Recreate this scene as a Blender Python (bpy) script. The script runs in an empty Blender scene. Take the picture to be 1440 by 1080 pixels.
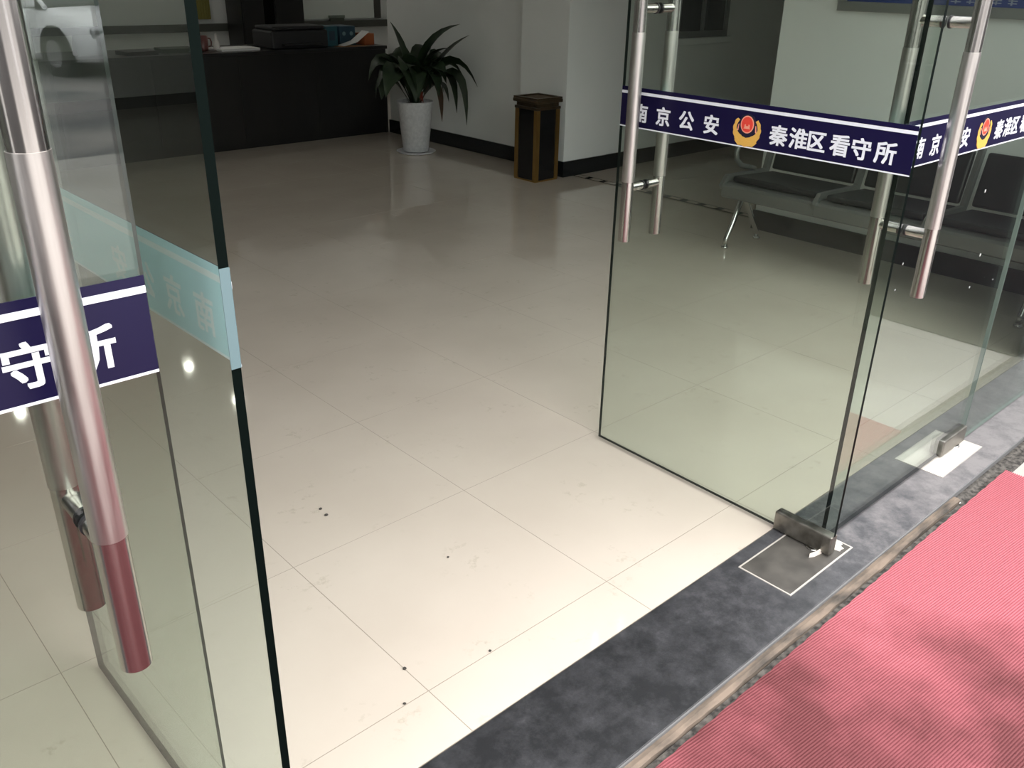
import bpy, bmesh, math, random
from math import sin, cos, pi, radians, sqrt
from mathutils import Vector, Matrix
random.seed(7)
SC = bpy.context.scene
COL = SC.collection

# ------------------------------------------------------------------ camera, sky, exposure
CAM_POS = (-2.0636, -0.9370, 1.4848)
YAW, PITCH, ROLL, FOC = radians(42.8877), radians(-25.2823), radians(1.2139), 1239.36
fwd = Vector((sin(YAW)*cos(PITCH), cos(YAW)*cos(PITCH), sin(PITCH)))
rt0 = Vector((cos(YAW), -sin(YAW), 0)); up0 = rt0.cross(fwd)
rt = rt0*cos(ROLL) + up0*sin(ROLL); up = up0*cos(ROLL) - rt0*sin(ROLL)
cd = bpy.data.cameras.new('camera'); cam = bpy.data.objects.new('camera', cd); COL.objects.link(cam)
cam.matrix_world = Matrix(((rt.x, up.x, -fwd.x, CAM_POS[0]), (rt.y, up.y, -fwd.y, CAM_POS[1]),
                           (rt.z, up.z, -fwd.z, CAM_POS[2]), (0, 0, 0, 1)))
cd.sensor_fit = 'HORIZONTAL'; cd.sensor_width = 36.0; cd.lens = FOC/1440*36.0; cd.clip_start = 0.02
SC.camera = cam

world = bpy.data.worlds.new('overcast_sky'); SC.world = world; world.use_nodes = True
bg = world.node_tree.nodes['Background']
bg.inputs[1].default_value = 1.70
# standard overcast sky: zenith three times as bright as the horizon
_n = world.node_tree.nodes; _l = world.node_tree.links
_tc = _n.new('ShaderNodeTexCoord'); _sp = _n.new('ShaderNodeSeparateXYZ'); _l.new(_tc.outputs['Generated'], _sp.inputs[0])
_mr = _n.new('ShaderNodeMapRange'); _mr.clamp = True
_mr.inputs['From Min'].default_value = 0; _mr.inputs['From Max'].default_value = 1
_mr.inputs['To Min'].default_value = 1/3; _mr.inputs['To Max'].default_value = 1.0; _l.new(_sp.outputs['Z'], _mr.inputs[0])
_vm = _n.new('ShaderNodeVectorMath'); _vm.operation = 'SCALE'; _vm.inputs[0].default_value = (1.0, .985, .96)
_l.new(_mr.outputs[0], _vm.inputs['Scale']); _l.new(_vm.outputs[0], bg.inputs[0])
SC.view_settings.view_transform = 'Standard'; SC.view_settings.look = 'None'
SC.view_settings.gamma = 1.0; SC.view_settings.use_curve_mapping = False
SC.view_settings.exposure = 2.05
try:
    SC.cycles.max_bounces = 14; SC.cycles.transparent_max_bounces = 24
    SC.cycles.diffuse_bounces = 6; SC.cycles.glossy_bounces = 6
except Exception:
    pass

# ------------------------------------------------------------------ materials
MATS = {}
def mat(name, col, rough=.6, metal=0.0, spec=.5, emit=None, estr=0.0):
    if name in MATS: return MATS[name]
    m = bpy.data.materials.new(name); m.use_nodes = True
    b = m.node_tree.nodes['Principled BSDF']
    b.inputs['Base Color'].default_value = (*col, 1); b.inputs['Roughness'].default_value = rough
    b.inputs['Metallic'].default_value = metal; b.inputs['Specular IOR Level'].default_value = spec
    if emit:
        b.inputs['Emission Color'].default_value = (*emit, 1); b.inputs['Emission Strength'].default_value = estr
    MATS[name] = m; return m
def noise_mat(name, c0, c1, scale=8, detail=6, lo=.35, hi=.65, rough=.6, r1=None, metal=0.0, bump=0.0, stretch=(1, 1, 1), world_space=True, spec=.5, bdist=.002):
    m = mat(name, c0, rough, metal, spec); nt = m.node_tree; N = nt.nodes; L = nt.links
    b = N['Principled BSDF']
    if world_space:
        g = N.new('ShaderNodeNewGeometry'); src = g.outputs['Position']
    else:
        g = N.new('ShaderNodeTexCoord'); src = g.outputs['Object']
    mp = N.new('ShaderNodeMapping'); mp.inputs['Scale'].default_value = stretch; L.new(src, mp.inputs['Vector'])
    n = N.new('ShaderNodeTexNoise'); n.inputs['Scale'].default_value = scale; n.inputs['Detail'].default_value = detail
    L.new(mp.outputs[0], n.inputs['Vector'])
    r = N.new('ShaderNodeValToRGB'); r.color_ramp.elements[0].position = lo; r.color_ramp.elements[1].position = hi
    r.color_ramp.elements[0].color = (*c0, 1); r.color_ramp.elements[1].color = (*c1, 1)
    L.new(n.outputs['Fac'], r.inputs[0]); L.new(r.outputs[0], b.inputs['Base Color'])
    if r1 is not None:
        mr = N.new('ShaderNodeMapRange'); mr.inputs['From Min'].default_value = lo; mr.inputs['From Max'].default_value = hi
        mr.inputs['To Min'].default_value = rough; mr.inputs['To Max'].default_value = r1
        L.new(n.outputs['Fac'], mr.inputs['Value']); L.new(mr.outputs[0], b.inputs['Roughness'])
    if bump:
        bp = N.new('ShaderNodeBump'); bp.inputs['Strength'].default_value = bump; bp.inputs['Distance'].default_value = bdist
        L.new(n.outputs['Fac'], bp.inputs['Height']); L.new(bp.outputs[0], b.inputs['Normal'])
    m['_ramp'] = r.name
    return m

def glass_mat(name, tint):
    m = bpy.data.materials.new(name); m.use_nodes = True; nt = m.node_tree; N = nt.nodes; L = nt.links
    N.remove(N['Principled BSDF']); out = N['Material Output']
    tr = N.new('ShaderNodeBsdfTransparent'); tr.inputs[0].default_value = (*tint, 1)
    gl = N.new('ShaderNodeBsdfGlossy'); gl.inputs['Roughness'].default_value = 0.0
    gl.inputs['Color'].default_value = (.95, .97, 1, 1)
    lw = N.new('ShaderNodeLayerWeight'); lw.inputs['Blend'].default_value = .5
    pw = N.new('ShaderNodeMath'); pw.operation = 'POWER'; pw.inputs[1].default_value = 5
    L.new(lw.outputs['Facing'], pw.inputs[0])
    ma = N.new('ShaderNodeMath'); ma.operation = 'MULTIPLY_ADD'; ma.inputs[1].default_value = .95; ma.inputs[2].default_value = .050
    L.new(pw.outputs[0], ma.inputs[0])
    mx = N.new('ShaderNodeMixShader'); L.new(ma.outputs[0], mx.inputs[0]); L.new(tr.outputs[0], mx.inputs[1]); L.new(gl.outputs[0], mx.inputs[2])
    L.new(mx.outputs[0], out.inputs['Surface']); MATS[name] = m; return m

M_GLASS = glass_mat('green_tinted_glass', (.895, .93, .90))
M_GEDGE = mat('glass_edge', (.0015, .0042, .0036), .45, spec=.05)
M_GEDGE1 = mat('green_glass_edge', (.04, .055, .048), .4)
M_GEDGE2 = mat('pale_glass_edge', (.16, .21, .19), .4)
M_NAVY = noise_mat('navy_vinyl', (.0052, .0034, .032), (.0068, .0044, .040), 3, rough=.35, spec=.32)
M_VBACK = mat('vinyl_backing', (.54, .76, .87), .6)
M_WHITE = mat('white_vinyl', (.80, .83, .90), .4)
M_STEEL = noise_mat('brushed_steel', (.54, .51, .495), (.62, .59, .575), 120, 2, rough=.17, r1=.25, metal=1, stretch=(1, 1, .02))
M_SLEEVE = noise_mat('steel_sleeve', (.60, .57, .555), (.69, .66, .645), 160, 2, rough=.30, r1=.38, metal=1, stretch=(1, 1, .05))
M_DSTEEL = noise_mat('tarnished_steel', (.20, .19, .17), (.30, .29, .265), 30, rough=.35, r1=.5, metal=1)
M_CHROME = mat('chrome', (.7, .7, .7), .12, 1)
M_BLACK = mat('black_rubber', (.012, .012, .014), .5)
M_GOLD = mat('emblem_gold', (.72, .42, .09), .45)
M_RED = mat('emblem_red', (.75, .06, .04), .45)
M_PEACH = mat('emblem_pale_red', (.85, .35, .25), .45)
M_EDARK = mat('emblem_dark_blue', (.010, .010, .03), .45)
M_WALL = noise_mat('white_wall_paint', (.80, .83, .825), (.86, .88, .88), 1.3, 8, .3, .7, rough=.55)
M_CEIL = mat('ceiling_paint', (.55, .56, .55), .8)
M_BASE = mat('black_baseboard_stone', (.012, .014, .016), .2)
M_TRIM = mat('facade_metal', (.10, .10, .10), .4)

def tile_material():
    m = mat('cream_polished_tile', (.80, .715, .62), .09); nt = m.node_tree; N = nt.nodes; L = nt.links; b = N['Principled BSDF']; b.inputs['IOR'].default_value = 1.8
    g = N.new('ShaderNodeNewGeometry')
    n = N.new('ShaderNodeTexNoise'); n.inputs['Scale'].default_value = 2.2; n.inputs['Detail'].default_value = 5
    L.new(g.outputs['Position'], n.inputs['Vector'])
    r = N.new('ShaderNodeValToRGB'); e = r.color_ramp.elements
    e[0].position = .3; e[0].color = (.585, .517, .452, 1); e[1].position = .7; e[1].color = (.64, .572, .505, 1)
    L.new(n.outputs['Fac'], r.inputs[0])
    # dried foot marks and smudges, in clumps
    n1 = N.new('ShaderNodeTexNoise'); n1.inputs['Scale'].default_value = 26; n1.inputs['Detail'].default_value = 6; n1.inputs['Roughness'].default_value = .7
    L.new(g.outputs['Position'], n1.inputs['Vector'])
    n2 = N.new('ShaderNodeTexNoise'); n2.inputs['Scale'].default_value = 5.5; n2.inputs['Detail'].default_value = 2
    L.new(g.outputs['Position'], n2.inputs['Vector'])
    a = N.new('ShaderNodeMapRange'); a.inputs['From Min'].default_value = .56; a.inputs['From Max'].default_value = .74; L.new(n1.outputs['Fac'], a.inputs[0])
    c = N.new('ShaderNodeMapRange'); c.inputs['From Min'].default_value = .53; c.inputs['From Max'].default_value = .66; L.new(n2.outputs['Fac'], c.inputs[0])
    mu = N.new('ShaderNodeMath'); mu.operation = 'MULTIPLY'; L.new(a.outputs[0], mu.inputs[0]); L.new(c.outputs[0], mu.inputs[1])
    mu2 = N.new('ShaderNodeMath'); mu2.operation = 'MULTIPLY'; mu2.inputs[1].default_value = .75; L.new(mu.outputs[0], mu2.inputs[0])
    mx = N.new('ShaderNodeMixRGB'); mx.inputs[2].default_value = (.34, .30, .225, 1)
    L.new(mu2.outputs[0], mx.inputs[0]); L.new(r.outputs[0], mx.inputs[1]); L.new(mx.outputs[0], b.inputs['Base Color'])
    ra = N.new('ShaderNodeMapRange'); ra.inputs['To Min'].default_value = .055; ra.inputs['To Max'].default_value = .45
    L.new(mu.outputs[0], ra.inputs[0]); L.new(ra.outputs[0], b.inputs['Roughness'])
    return m
M_TILE = tile_material()
M_GROUT = mat('grout', (.30, .26, .215), .8)
M_INLAY = mat('dark_inlay_stone', (.015, .014, .013), .15)

def granite_material():
    m = mat('black_granite', (.05, .05, .055), .4); nt = m.node_tree; N = nt.nodes; L = nt.links; b = N['Principled BSDF']
    g = N.new('ShaderNodeNewGeometry')
    n = N.new('ShaderNodeTexNoise'); n.inputs['Scale'].default_value = 10; n.inputs['Detail'].default_value = 12; n.inputs['Roughness'].default_value = .78
    L.new(g.outputs['Position'], n.inputs['Vector'])
    # dusty towards the closed leaf by the mat corner, damp where people step in
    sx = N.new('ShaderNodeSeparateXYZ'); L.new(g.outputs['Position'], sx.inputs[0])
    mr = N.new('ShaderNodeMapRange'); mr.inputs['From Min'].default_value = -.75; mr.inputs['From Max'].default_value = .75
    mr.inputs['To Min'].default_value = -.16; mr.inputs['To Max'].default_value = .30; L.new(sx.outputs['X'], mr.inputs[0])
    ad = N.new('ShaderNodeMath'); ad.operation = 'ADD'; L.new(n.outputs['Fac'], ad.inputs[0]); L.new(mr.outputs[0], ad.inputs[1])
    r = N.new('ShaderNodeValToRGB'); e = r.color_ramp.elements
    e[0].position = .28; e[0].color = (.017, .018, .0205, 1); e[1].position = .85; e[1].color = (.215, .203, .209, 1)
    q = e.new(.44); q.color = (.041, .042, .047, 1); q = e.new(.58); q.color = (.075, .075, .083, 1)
    L.new(ad.outputs[0], r.inputs[0]); L.new(r.outputs[0], b.inputs['Base Color'])
    f = N.new('ShaderNodeTexNoise'); f.inputs['Scale'].default_value = 240; f.inputs['Detail'].default_value = 2; L.new(g.outputs['Position'], f.inputs['Vector'])
    bp = N.new('ShaderNodeBump'); bp.inputs['Strength'].default_value = .25; bp.inputs['Distance'].default_value = .0006
    L.new(f.outputs['Fac'], bp.inputs['Height']); L.new(bp.outputs[0], b.inputs['Normal'])
    return m
M_GRANITE = granite_material()
M_MORTAR = noise_mat('gritty_mortar', (.045, .04, .036), (.20, .155, .122), 26, 10, .34, .62, rough=.9, bump=.7, bdist=.004, stretch=(.35, 1, 1))
M_GRIT = noise_mat('dirty_gap', (.02, .018, .017), (.12, .11, .10), 60, 6, rough=.9, bump=.6)

def carpet_material():
    m = mat('red_ribbed_mat', (.62, .10, .13), .75, spec=.3); nt = m.node_tree; N = nt.nodes; L = nt.links; b = N['Principled BSDF']
    g = N.new('ShaderNodeNewGeometry')
    n = N.new('ShaderNodeTexNoise'); n.inputs['Scale'].default_value = 2.6; n.inputs['Detail'].default_value = 5; n.inputs['Roughness'].default_value = .55
    L.new(g.outputs['Position'], n.inputs['Vector'])
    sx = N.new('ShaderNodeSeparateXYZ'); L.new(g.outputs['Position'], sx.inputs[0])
    # damp, stained half of the mat, plus a standing person's shade painted into it
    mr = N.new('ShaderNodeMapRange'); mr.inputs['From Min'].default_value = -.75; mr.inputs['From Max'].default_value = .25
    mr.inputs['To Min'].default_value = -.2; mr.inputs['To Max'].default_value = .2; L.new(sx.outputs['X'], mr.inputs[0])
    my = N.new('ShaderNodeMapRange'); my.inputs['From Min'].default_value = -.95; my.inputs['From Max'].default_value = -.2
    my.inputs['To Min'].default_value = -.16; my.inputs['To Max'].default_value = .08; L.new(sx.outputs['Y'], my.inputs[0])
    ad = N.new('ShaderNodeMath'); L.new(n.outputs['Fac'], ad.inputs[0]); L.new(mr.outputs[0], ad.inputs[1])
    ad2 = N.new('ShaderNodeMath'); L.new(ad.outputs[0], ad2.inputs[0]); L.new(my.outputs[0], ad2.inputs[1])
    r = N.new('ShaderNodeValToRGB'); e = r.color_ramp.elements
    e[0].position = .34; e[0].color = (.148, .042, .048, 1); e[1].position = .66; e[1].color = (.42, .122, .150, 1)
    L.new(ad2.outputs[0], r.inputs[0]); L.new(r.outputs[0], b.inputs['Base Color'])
    return m
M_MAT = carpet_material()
M_PAVE = noise_mat('beige_paving', (.34, .325, .305), (.41, .395, .375), 1.2, rough=.8, bump=.3)
M_ASPH = noise_mat('damp_asphalt', (.09, .092, .097), (.24, .225, .215), .7, 8, .35, .65, rough=.6)
M_DESK = noise_mat('black_lacquer_wood', (.008, .008, .009), (.014, .013, .013), 5, rough=.3, stretch=(1, 1, .2))
M_CERAMIC = noise_mat('white_ceramic', (.62, .63, .66), (.74, .75, .78), 40, 3, rough=.35)
M_SOIL = noise_mat('potting_soil', (.03, .02, .015), (.07, .05, .035), 60, rough=.95)
M_LEAF = noise_mat('dark_green_leaf', (.012, .026, .013), (.028, .05, .022), 12, rough=.4)
M_LEAF2 = noise_mat('brownish_leaf', (.05, .035, .02), (.10, .06, .04), 12, rough=.5)
M_BRONZE = noise_mat('dark_bronze', (.05, .035, .022), (.10, .07, .04), 14, rough=.35, metal=.6)
M_BINBLK = mat('black_gloss_panel', (.008, .008, .009), .12)
M_BRASS = mat('brass_strip', (.42, .26, .09), .3, .9)
M_PAD = mat('black_leatherette', (.012, .013, .015), .42)
M_ALU = mat('silver_painted_steel', (.20, .205, .20), .35, .6)
M_BLUE = mat('blue_board', (.02, .045, .22), .35)
M_BALU = mat('board_aluminium', (.45, .47, .46), .35, .8)
M_DARKPANE = mat('dark_window_pane', (.02, .024, .028), .08)
M_PAPER = mat('white_paper', (.82, .82, .82), .8)

# ------------------------------------------------------------------ mesh helpers
def bbox(bm, x0, x1, y0, y1, z0, z1, mi=0, bev=0.0):
    r = bmesh.ops.create_cube(bm, size=1.0)
    vs = r['verts']
    for v in vs:
        v.co = Vector(((x0+x1)/2 + v.co.x*(x1-x0), (y0+y1)/2 + v.co.y*(y1-y0), (z0+z1)/2 + v.co.z*(z1-z0)))
    fs = set(f for v in vs for f in v.link_faces)
    for f in fs: f.material_index = mi
    if bev:
        es = list(set(e for v in vs for e in v.link_edges))
        r = bmesh.ops.bevel(bm, geom=es, offset=bev, segments=2, affect='EDGES', profile=.5)
        for f in r['faces']: f.material_index = mi
def cyl(bm, p0, p1, r, seg=16, r2=None, mi=0, caps=True):
    p0 = Vector(p0); p1 = Vector(p1); d = p1-p0; L = d.length
    R = d.to_track_quat('Z', 'Y').to_matrix().to_4x4(); R.translation = (p0+p1)/2
    q = bmesh.ops.create_cone(bm, cap_ends=caps, segments=seg, radius1=r, radius2=r if r2 is None else r2, depth=L, matrix=R)
    for f in set(f for v in q['verts'] for f in v.link_faces):
        f.material_index = mi; f.smooth = len(f.verts) == 4
        if len(f.verts) != 4:
            for e in f.edges: e.smooth = False
def lathe(bm, prof, cx=0, cy=0, seg=28, mi=0):
    rings = []
    for r, z in prof:
        if r < 1e-5: rings.append([bm.verts.new((cx, cy, z))])
        else: rings.append([bm.verts.new((cx+r*cos(2*pi*k/seg), cy+r*sin(2*pi*k/seg), z)) for k in range(seg)])
    for a, b in zip(rings, rings[1:]):
        for k in range(seg):
            k2 = (k+1) % seg
            if len(a) == 1 and len(b) == 1: continue
            if len(a) == 1: f = bm.faces.new((a[0], b[k2], b[k]))
            elif len(b) == 1: f = bm.faces.new((a[k], a[k2], b[0]))
            else: f = bm.faces.new((a[k], a[k2], b[k2], b[k]))
            f.material_index = mi; f.smooth = True
def tube(bm, pts, r, seg=10, mi=0):
    pts = [Vector(p) for p in pts]; rings = []
    n = None
    for i, p in enumerate(pts):
        t = (pts[min(i+1, len(pts)-1)] - pts[max(i-1, 0)]).normalized()
        if n is None:
            n = t.orthogonal().normalized()
        n = (n - t*n.dot(t)).normalized(); b = t.cross(n)
        rings.append([bm.verts.new(p + (n*cos(2*pi*k/seg) + b*sin(2*pi*k/seg))*r) for k in range(seg)])
    for a, b in zip(rings, rings[1:]):
        for k in range(seg):
            f = bm.faces.new((a[k], a[(k+1) % seg], b[(k+1) % seg], b[k])); f.smooth = True; f.material_index = mi
    for ring, rev in ((rings[0], True), (rings[-1], False)):
        f = bm.faces.new(ring[::-1] if rev else ring); f.material_index = mi
def prism(bm, poly, y0, y1, mi=0, plane='xz'):
    def P(a, b, c): return (a, c, b) if plane == 'xz' else ((a, b, c) if plane == 'xy' else (c, a, b))
    A = [bm.verts.new(P(a, b, y0)) for a, b in poly]; B = [bm.verts.new(P(a, b, y1)) for a, b in poly]
    fs = [bm.faces.new(A), bm.faces.new(B[::-1])]
    n = len(poly)
    for i in range(n): fs.append(bm.faces.new((A[i], B[i], B[(i+1) % n], A[(i+1) % n])))
    for f in fs: f.material_index = mi
def obj(name, bm, mats, parent=None, loc=None, recalc=True):
    if recalc: bmesh.ops.recalc_face_normals(bm, faces=bm.faces)
    me = bpy.data.meshes.new(name); bm.to_mesh(me); bm.free()
    for m in (mats if isinstance(mats, (list, tuple)) else [mats]): me.materials.append(m)
    o = bpy.data.objects.new(name, me); COL.objects.link(o)
    if parent: o.parent = parent
    if loc: o.location = loc
    return o
def B(): return bmesh.new()
def boxo(name, x0, x1, y0, y1, z0, z1, m, parent=None, bev=0.0):
    bm = B(); bbox(bm, x0, x1, y0, y1, z0, z1, 0, bev); return obj(name, bm, m, parent)
def empty(name, loc=(0, 0, 0), rz=0.0):
    o = bpy.data.objects.new(name, None); COL.objects.link(o); o.location = loc; o.rotation_euler = (0, 0, rz)
    o.empty_display_size = .1; return o
def tag(o, label, cat, group=None, kind=None):
    o['label'] = label; o['category'] = cat
    if group: o['group'] = group
    if kind: o['kind'] = kind
    return o
def struct(o, label=None, cat=None):
    o['kind'] = 'structure'
    if label: o['label'] = label; o['category'] = cat
    return o

# ------------------------------------------------------------------ setting: floor of separate tiles
XL, XR, YB, H = -6.6, 2.85, 9.2, 2.8         # hall: left wall, right wall, back wall, ceiling
YIN, YOUT = .1306, -.1398                    # threshold slab edges
TX, TY, TS = -.5659, .8860, .6
floor = struct(boxo('floor', XL, 7.0, YIN, YB, -.06, -.0005, M_GROUT), 'cream polished tile floor of the lobby behind the glass doors', 'floor')
def room_rects():   # walkable areas that get tiles: hall, corridor to the right, office wing behind the reception desk
    return [(XL, 3.06, YIN, YB), (3.14, 7.0, 2.0, 3.93), (3.14, 5.25, 6.42, YB)]
tile_cache = {}
def tile(x0, x1, y0, y1):
    g = .0009; w = round(x1-x0, 3); d = round(y1-y0, 3)
    if w < .03 or d < .03: return
    if (w, d) not in tile_cache:
        bm = B(); bbox(bm, g, w-g, g, d-g, -.0004, 0, 0)
        o = obj('tile', bm, M_TILE, floor); tile_cache[(w, d)] = o.data
    else:
        o = bpy.data.objects.new('tile', tile_cache[(w, d)]); COL.objects.link(o); o.parent = floor
    o.location = (x0, y0, 0)
for (a, b, c, d) in room_rects():
    i0 = math.floor((a-TX)/TS); i1 = math.ceil((b-TX)/TS); j0 = math.floor((c-TY)/TS); j1 = math.ceil((d-TY)/TS)
    for i in range(i0, i1):
        for j in range(j0, j1):
            tile(max(a, TX+i*TS), min(b, TX+(i+1)*TS), max(c, TY+j*TS), min(d, TY+(j+1)*TS))
# dark inlay border beside the bench wall with pale squares
bm = B(); bbox(bm, 3.0615, 3.1385, 2.0, 3.93, -.0004, 0, 0); obj('inlay_strip', bm, M_INLAY, floor)
sq = None
for k in range(12):
    y = 3.86 - k*.155
    if sq is None:
        bm = B(); bbox(bm, -.026, .026, -.05, .05, .0001, .0012, 0); sq = obj('inlay_square', bm, M_TILE, floor); o = sq
    else:
        o = bpy.data.objects.new('inlay_square', sq.data); COL.objects.link(o); o.parent = floor
    o.location = (3.10, y, 0)

# threshold, gritty joint, mat, outdoor ground
thr = struct(boxo('trim_1', -5.2, 4.2, YOUT, YIN-.001, -.05, 0, M_GRANITE, None, .002), 'black granite threshold slab under the glass doors', 'threshold')
boxo('slab_arris', -5.2, 4.2, YOUT-.004, YOUT-.0002, -.03, -.0015, mat('worn_stone_edge', (.16, .16, .165), .6), thr)
def wavy_strip(name, y0, y1, ztop, m, amp, n=240, x0=-5.2, x1=4.2, gap=None):
    bm = B(); prev = None; rnd = random.Random(len(name))
    ph = [rnd.uniform(0, 6) for _ in range(6)]
    for i in range(n+1):
        x = x0+(x1-x0)*i/n
        w = sum(sin(x*f+ph[k])/(k+1.5) for k, f in enumerate((3.1, 7.7, 16, 33, 61, 90)))*amp
        h = sum(cos(x*f+ph[k])/(k+1.5) for k, f in enumerate((5.1, 9.7, 21, 43, 71, 113)))*amp*.5
        ring = [bm.verts.new(c) for c in ((x, y1, -.05), (x, y1, ztop+h), (x, (y0+y1)/2, ztop+h+.002), (x, y0+w, ztop+h-.002), (x, y0+w, -.05))]
        if prev:
            for k in range(4): bm.faces.new((prev[k], ring[k], ring[k+1], prev[k+1]))
        prev = ring
    return obj(name, bm, m)
struct(wavy_strip('trim_2', YOUT-.027, YOUT-.0045, -.008, M_MORTAR, .0035, x1=.60), 'rough brown mortar joint between granite threshold and red mat', 'joint')
struct(wavy_strip('trim_3', YOUT-.062, YOUT-.0290, -.0195, M_GRIT, .0012), 'dark gritty gap between mortar joint and red mat', 'joint')
struct(wavy_strip('trim_4', YOUT-.0288, YOUT-.0045, -.0180, M_GRIT, .0001, x0=.601), 'dark gritty gap along the granite threshold beyond the mortar joint', 'joint')
ground = struct(boxo('pavement', -30, 30, -7.0, YOUT-.0625, -.13, -.022, M_PAVE), 'beige paved apron outside the glass doors', 'pavement')
struct(boxo('street', -60, 60, -70, -7.001, -.4, -.13, M_ASPH), 'damp grey asphalt yard reflected in the glass', 'street')

def make_mat():
    x0, x1, y0, y1 = -3.6, .905, -2.5, -.187
    ang = radians(-5.0); ca, sa = cos(ang), sin(ang); pitch = .0064; half = 3.2
    bm = B(); rows = []
    cx, cy = (x0+x1)/2, (y0+y1)/2
    n = int(2*1.45/pitch)
    for i in range(n):
        b0 = -1.45+i*pitch
        for off, z in ((0, -.0125), (.0012, -.0085), (.0038, -.0085), (.005, -.0125)):
            v = b0+off
            rows.append([bm.verts.new((cx+u*ca-v*sa, cy+u*sa+v*ca, z)) for u in (-half, half)])
    for a, b in zip(rows, rows[1:]): bm.faces.new((a[0], a[1], b[1], b[0]))
    for co, no in (((x0, 0, 0), (-1, 0, 0)), ((x1, 0, 0), (1, 0, 0)), ((0, y0, 0), (0, -1, 0)), ((0, y1, 0), (0, 1, 0))):
        bmesh.ops.bisect_plane(bm, geom=bm.verts[:]+bm.edges[:]+bm.faces[:], plane_co=co, plane_no=no, clear_outer=True)
    bbox(bm, x0, x1, y0, y1, -.0215, -.0126)
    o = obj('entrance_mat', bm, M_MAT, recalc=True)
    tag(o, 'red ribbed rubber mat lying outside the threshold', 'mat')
make_mat()

# walls, ceiling
def wall(name, x0, x1, y0, y1, z0=-.02, z1=H, m=M_WALL, label=None):
    return struct(boxo(name, x0, x1, y0, y1, z0, z1, m), label, 'wall' if label else None)
wall('wall_left', XL-.2, XL, -.1, YB+.2)
wall('wall_back', XL-.2, 5.45, YB, YB+.2, label='pale wall behind the reception desk')
wall('wall_right', XR, XR+.2, .16, 2.105, label='pale wall with the blue notice board behind the waiting bench')
wall('wall_pillar', 2.955, 3.45, 3.93, 4.44, label='pale square pillar behind the litter bin')
wall('wall_side', 3.08, 3.28, 4.4405, 6.42, label='pale wall behind the potted plant')
wall('wall_corridor', 3.4505, 7.2, 3.935, 4.135, label='dim corridor wall with a dark window')
wall('wall_corridor_end', 7.0, 7.2, 1.905, 3.934)
wall('wall_corridor_front', XR+.2005, 6.9995, 1.905, 2.105)
wall('wall_office', 5.25, 5.45, 6.22, YB-.001)
wall('wall_office_front', 3.2805, 5.249, 6.22, 6.42)
struct(boxo('ceiling', XL-.2, 7.2, -.1, YB+.2, H, H+.15, M_CEIL))
# facade: header above the doors and side piers
struct(boxo('wall_header', -3.63, 2.8495, -.1, .1, 2.46, H+.4, M_TRIM))
struct(boxo('wall_front_left', XL-.2, -3.6305, -.1, .1295, .0005, H+.4, M_WALL))
struct(boxo('wall_front_right', 2.85, 7.2, -.1, .1295, .0005, H+.4, M_WALL))
struct(boxo('added_parapet_left', -3.9, -3.7, -4.0, -.18, -.0215, 1.5, mat('dark_polished_granite', (.016, .017, .019), .35), None, .01))  # unseen parapet, added to darken what the left handle reflects
struct(boxo('added_parapet_right', 1.98, 2.18, -4.0, -.18, -.0215, 1.5, mat('dark_polished_granite', (.016, .017, .019), .35), None, .01), 'added dark granite parapet that darkens the reflection in the closed leaf', 'parapet')  # unseen parapet, added so the closed leaf mirrors something dark
# baseboards
bt, bh = .014, .12
def baseb(name, x0, x1, y0, y1): struct(boxo(name, x0, x1, y0, y1, 0.0002, bh, M_BASE), None)
baseb('baseboard_pillar_front', 2.9415, 3.45, 3.9155, 3.9295)
baseb('baseboard_corridor', 3.4505, 6.999, 3.9205, 3.9345)
baseb('baseboard_pillar_side', 2.9405, 2.9545, 3.93, 4.4395)
baseb('baseboard_side', 3.0655, 3.0795, 4.4405, 6.43)
baseb('baseboard_right', XR-.0145, XR-.0005, .16, 2.115)
baseb('baseboard_back', XL, 5.249, YB-.0145, YB-.0005)

# ------------------------------------------------------------------ glass doors
CH_U = [('南', .7618), ('京', .6792), ('公', .5963), ('安', .5118), ('秦', .3018), ('淮', .2441), ('区', .1925), ('看', .1310), ('守', .0751), ('所', .0140)]
EMB_U = .3975; E0 = .0533; W0 = .8937
glyph_cache = {}
def glyph_mesh(ch, h=.0505, front=-.0009, back=.0009):
    if ch in glyph_cache: return glyph_cache[ch]
    c = bpy.data.curves.new('glyph', 'FONT'); c.body = ch; c.size = 1.0; c.extrude = .01; c.resolution_u = 2
    o = bpy.data.objects.new('glyph', c); COL.objects.link(o)
    bpy.context.view_layer.update()
    src = bpy.data.meshes.new_from_object(o.evaluated_get(bpy.context.evaluated_depsgraph_get()))
    bpy.data.objects.remove(o)
    xs = [v.co.x for v in src.vertices]; ys = [v.co.y for v in src.vertices]
    cx, cy = (min(xs)+max(xs))/2, (min(ys)+max(ys))/2; s = h/.95
    vs = []; fs = []
    for k in range(9):          # bold weight: the thin outline repeated around a small circle
        dx, dy = .026*(k % 3-1), .020*(k//3-1); n0 = len(vs)
        vs += [((v.co.x-cx+dx)*s, (front if v.co.z > 0 else back)-k*2e-6*(1 if v.co.z > 0 else -1), (v.co.y-cy+dy)*s) for v in src.vertices]
        fs += [tuple(n0+i for i in p.vertices) for p in src.polygons]
    me = bpy.data.meshes.new('character'); me.from_pydata(vs, [], fs); me.materials.append(M_WHITE); me.update()
    bpy.data.meshes.remove(src); glyph_cache[ch] = me
    return me
def disc(bm, cx, cz, rx, rz, y0, y1, mi, seg=24):
    prism(bm, [(cx+rx*cos(2*pi*k/seg), cz+rz*sin(2*pi*k/seg)) for k in range(seg)], y0, y1, mi)
_emb = {}
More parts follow.
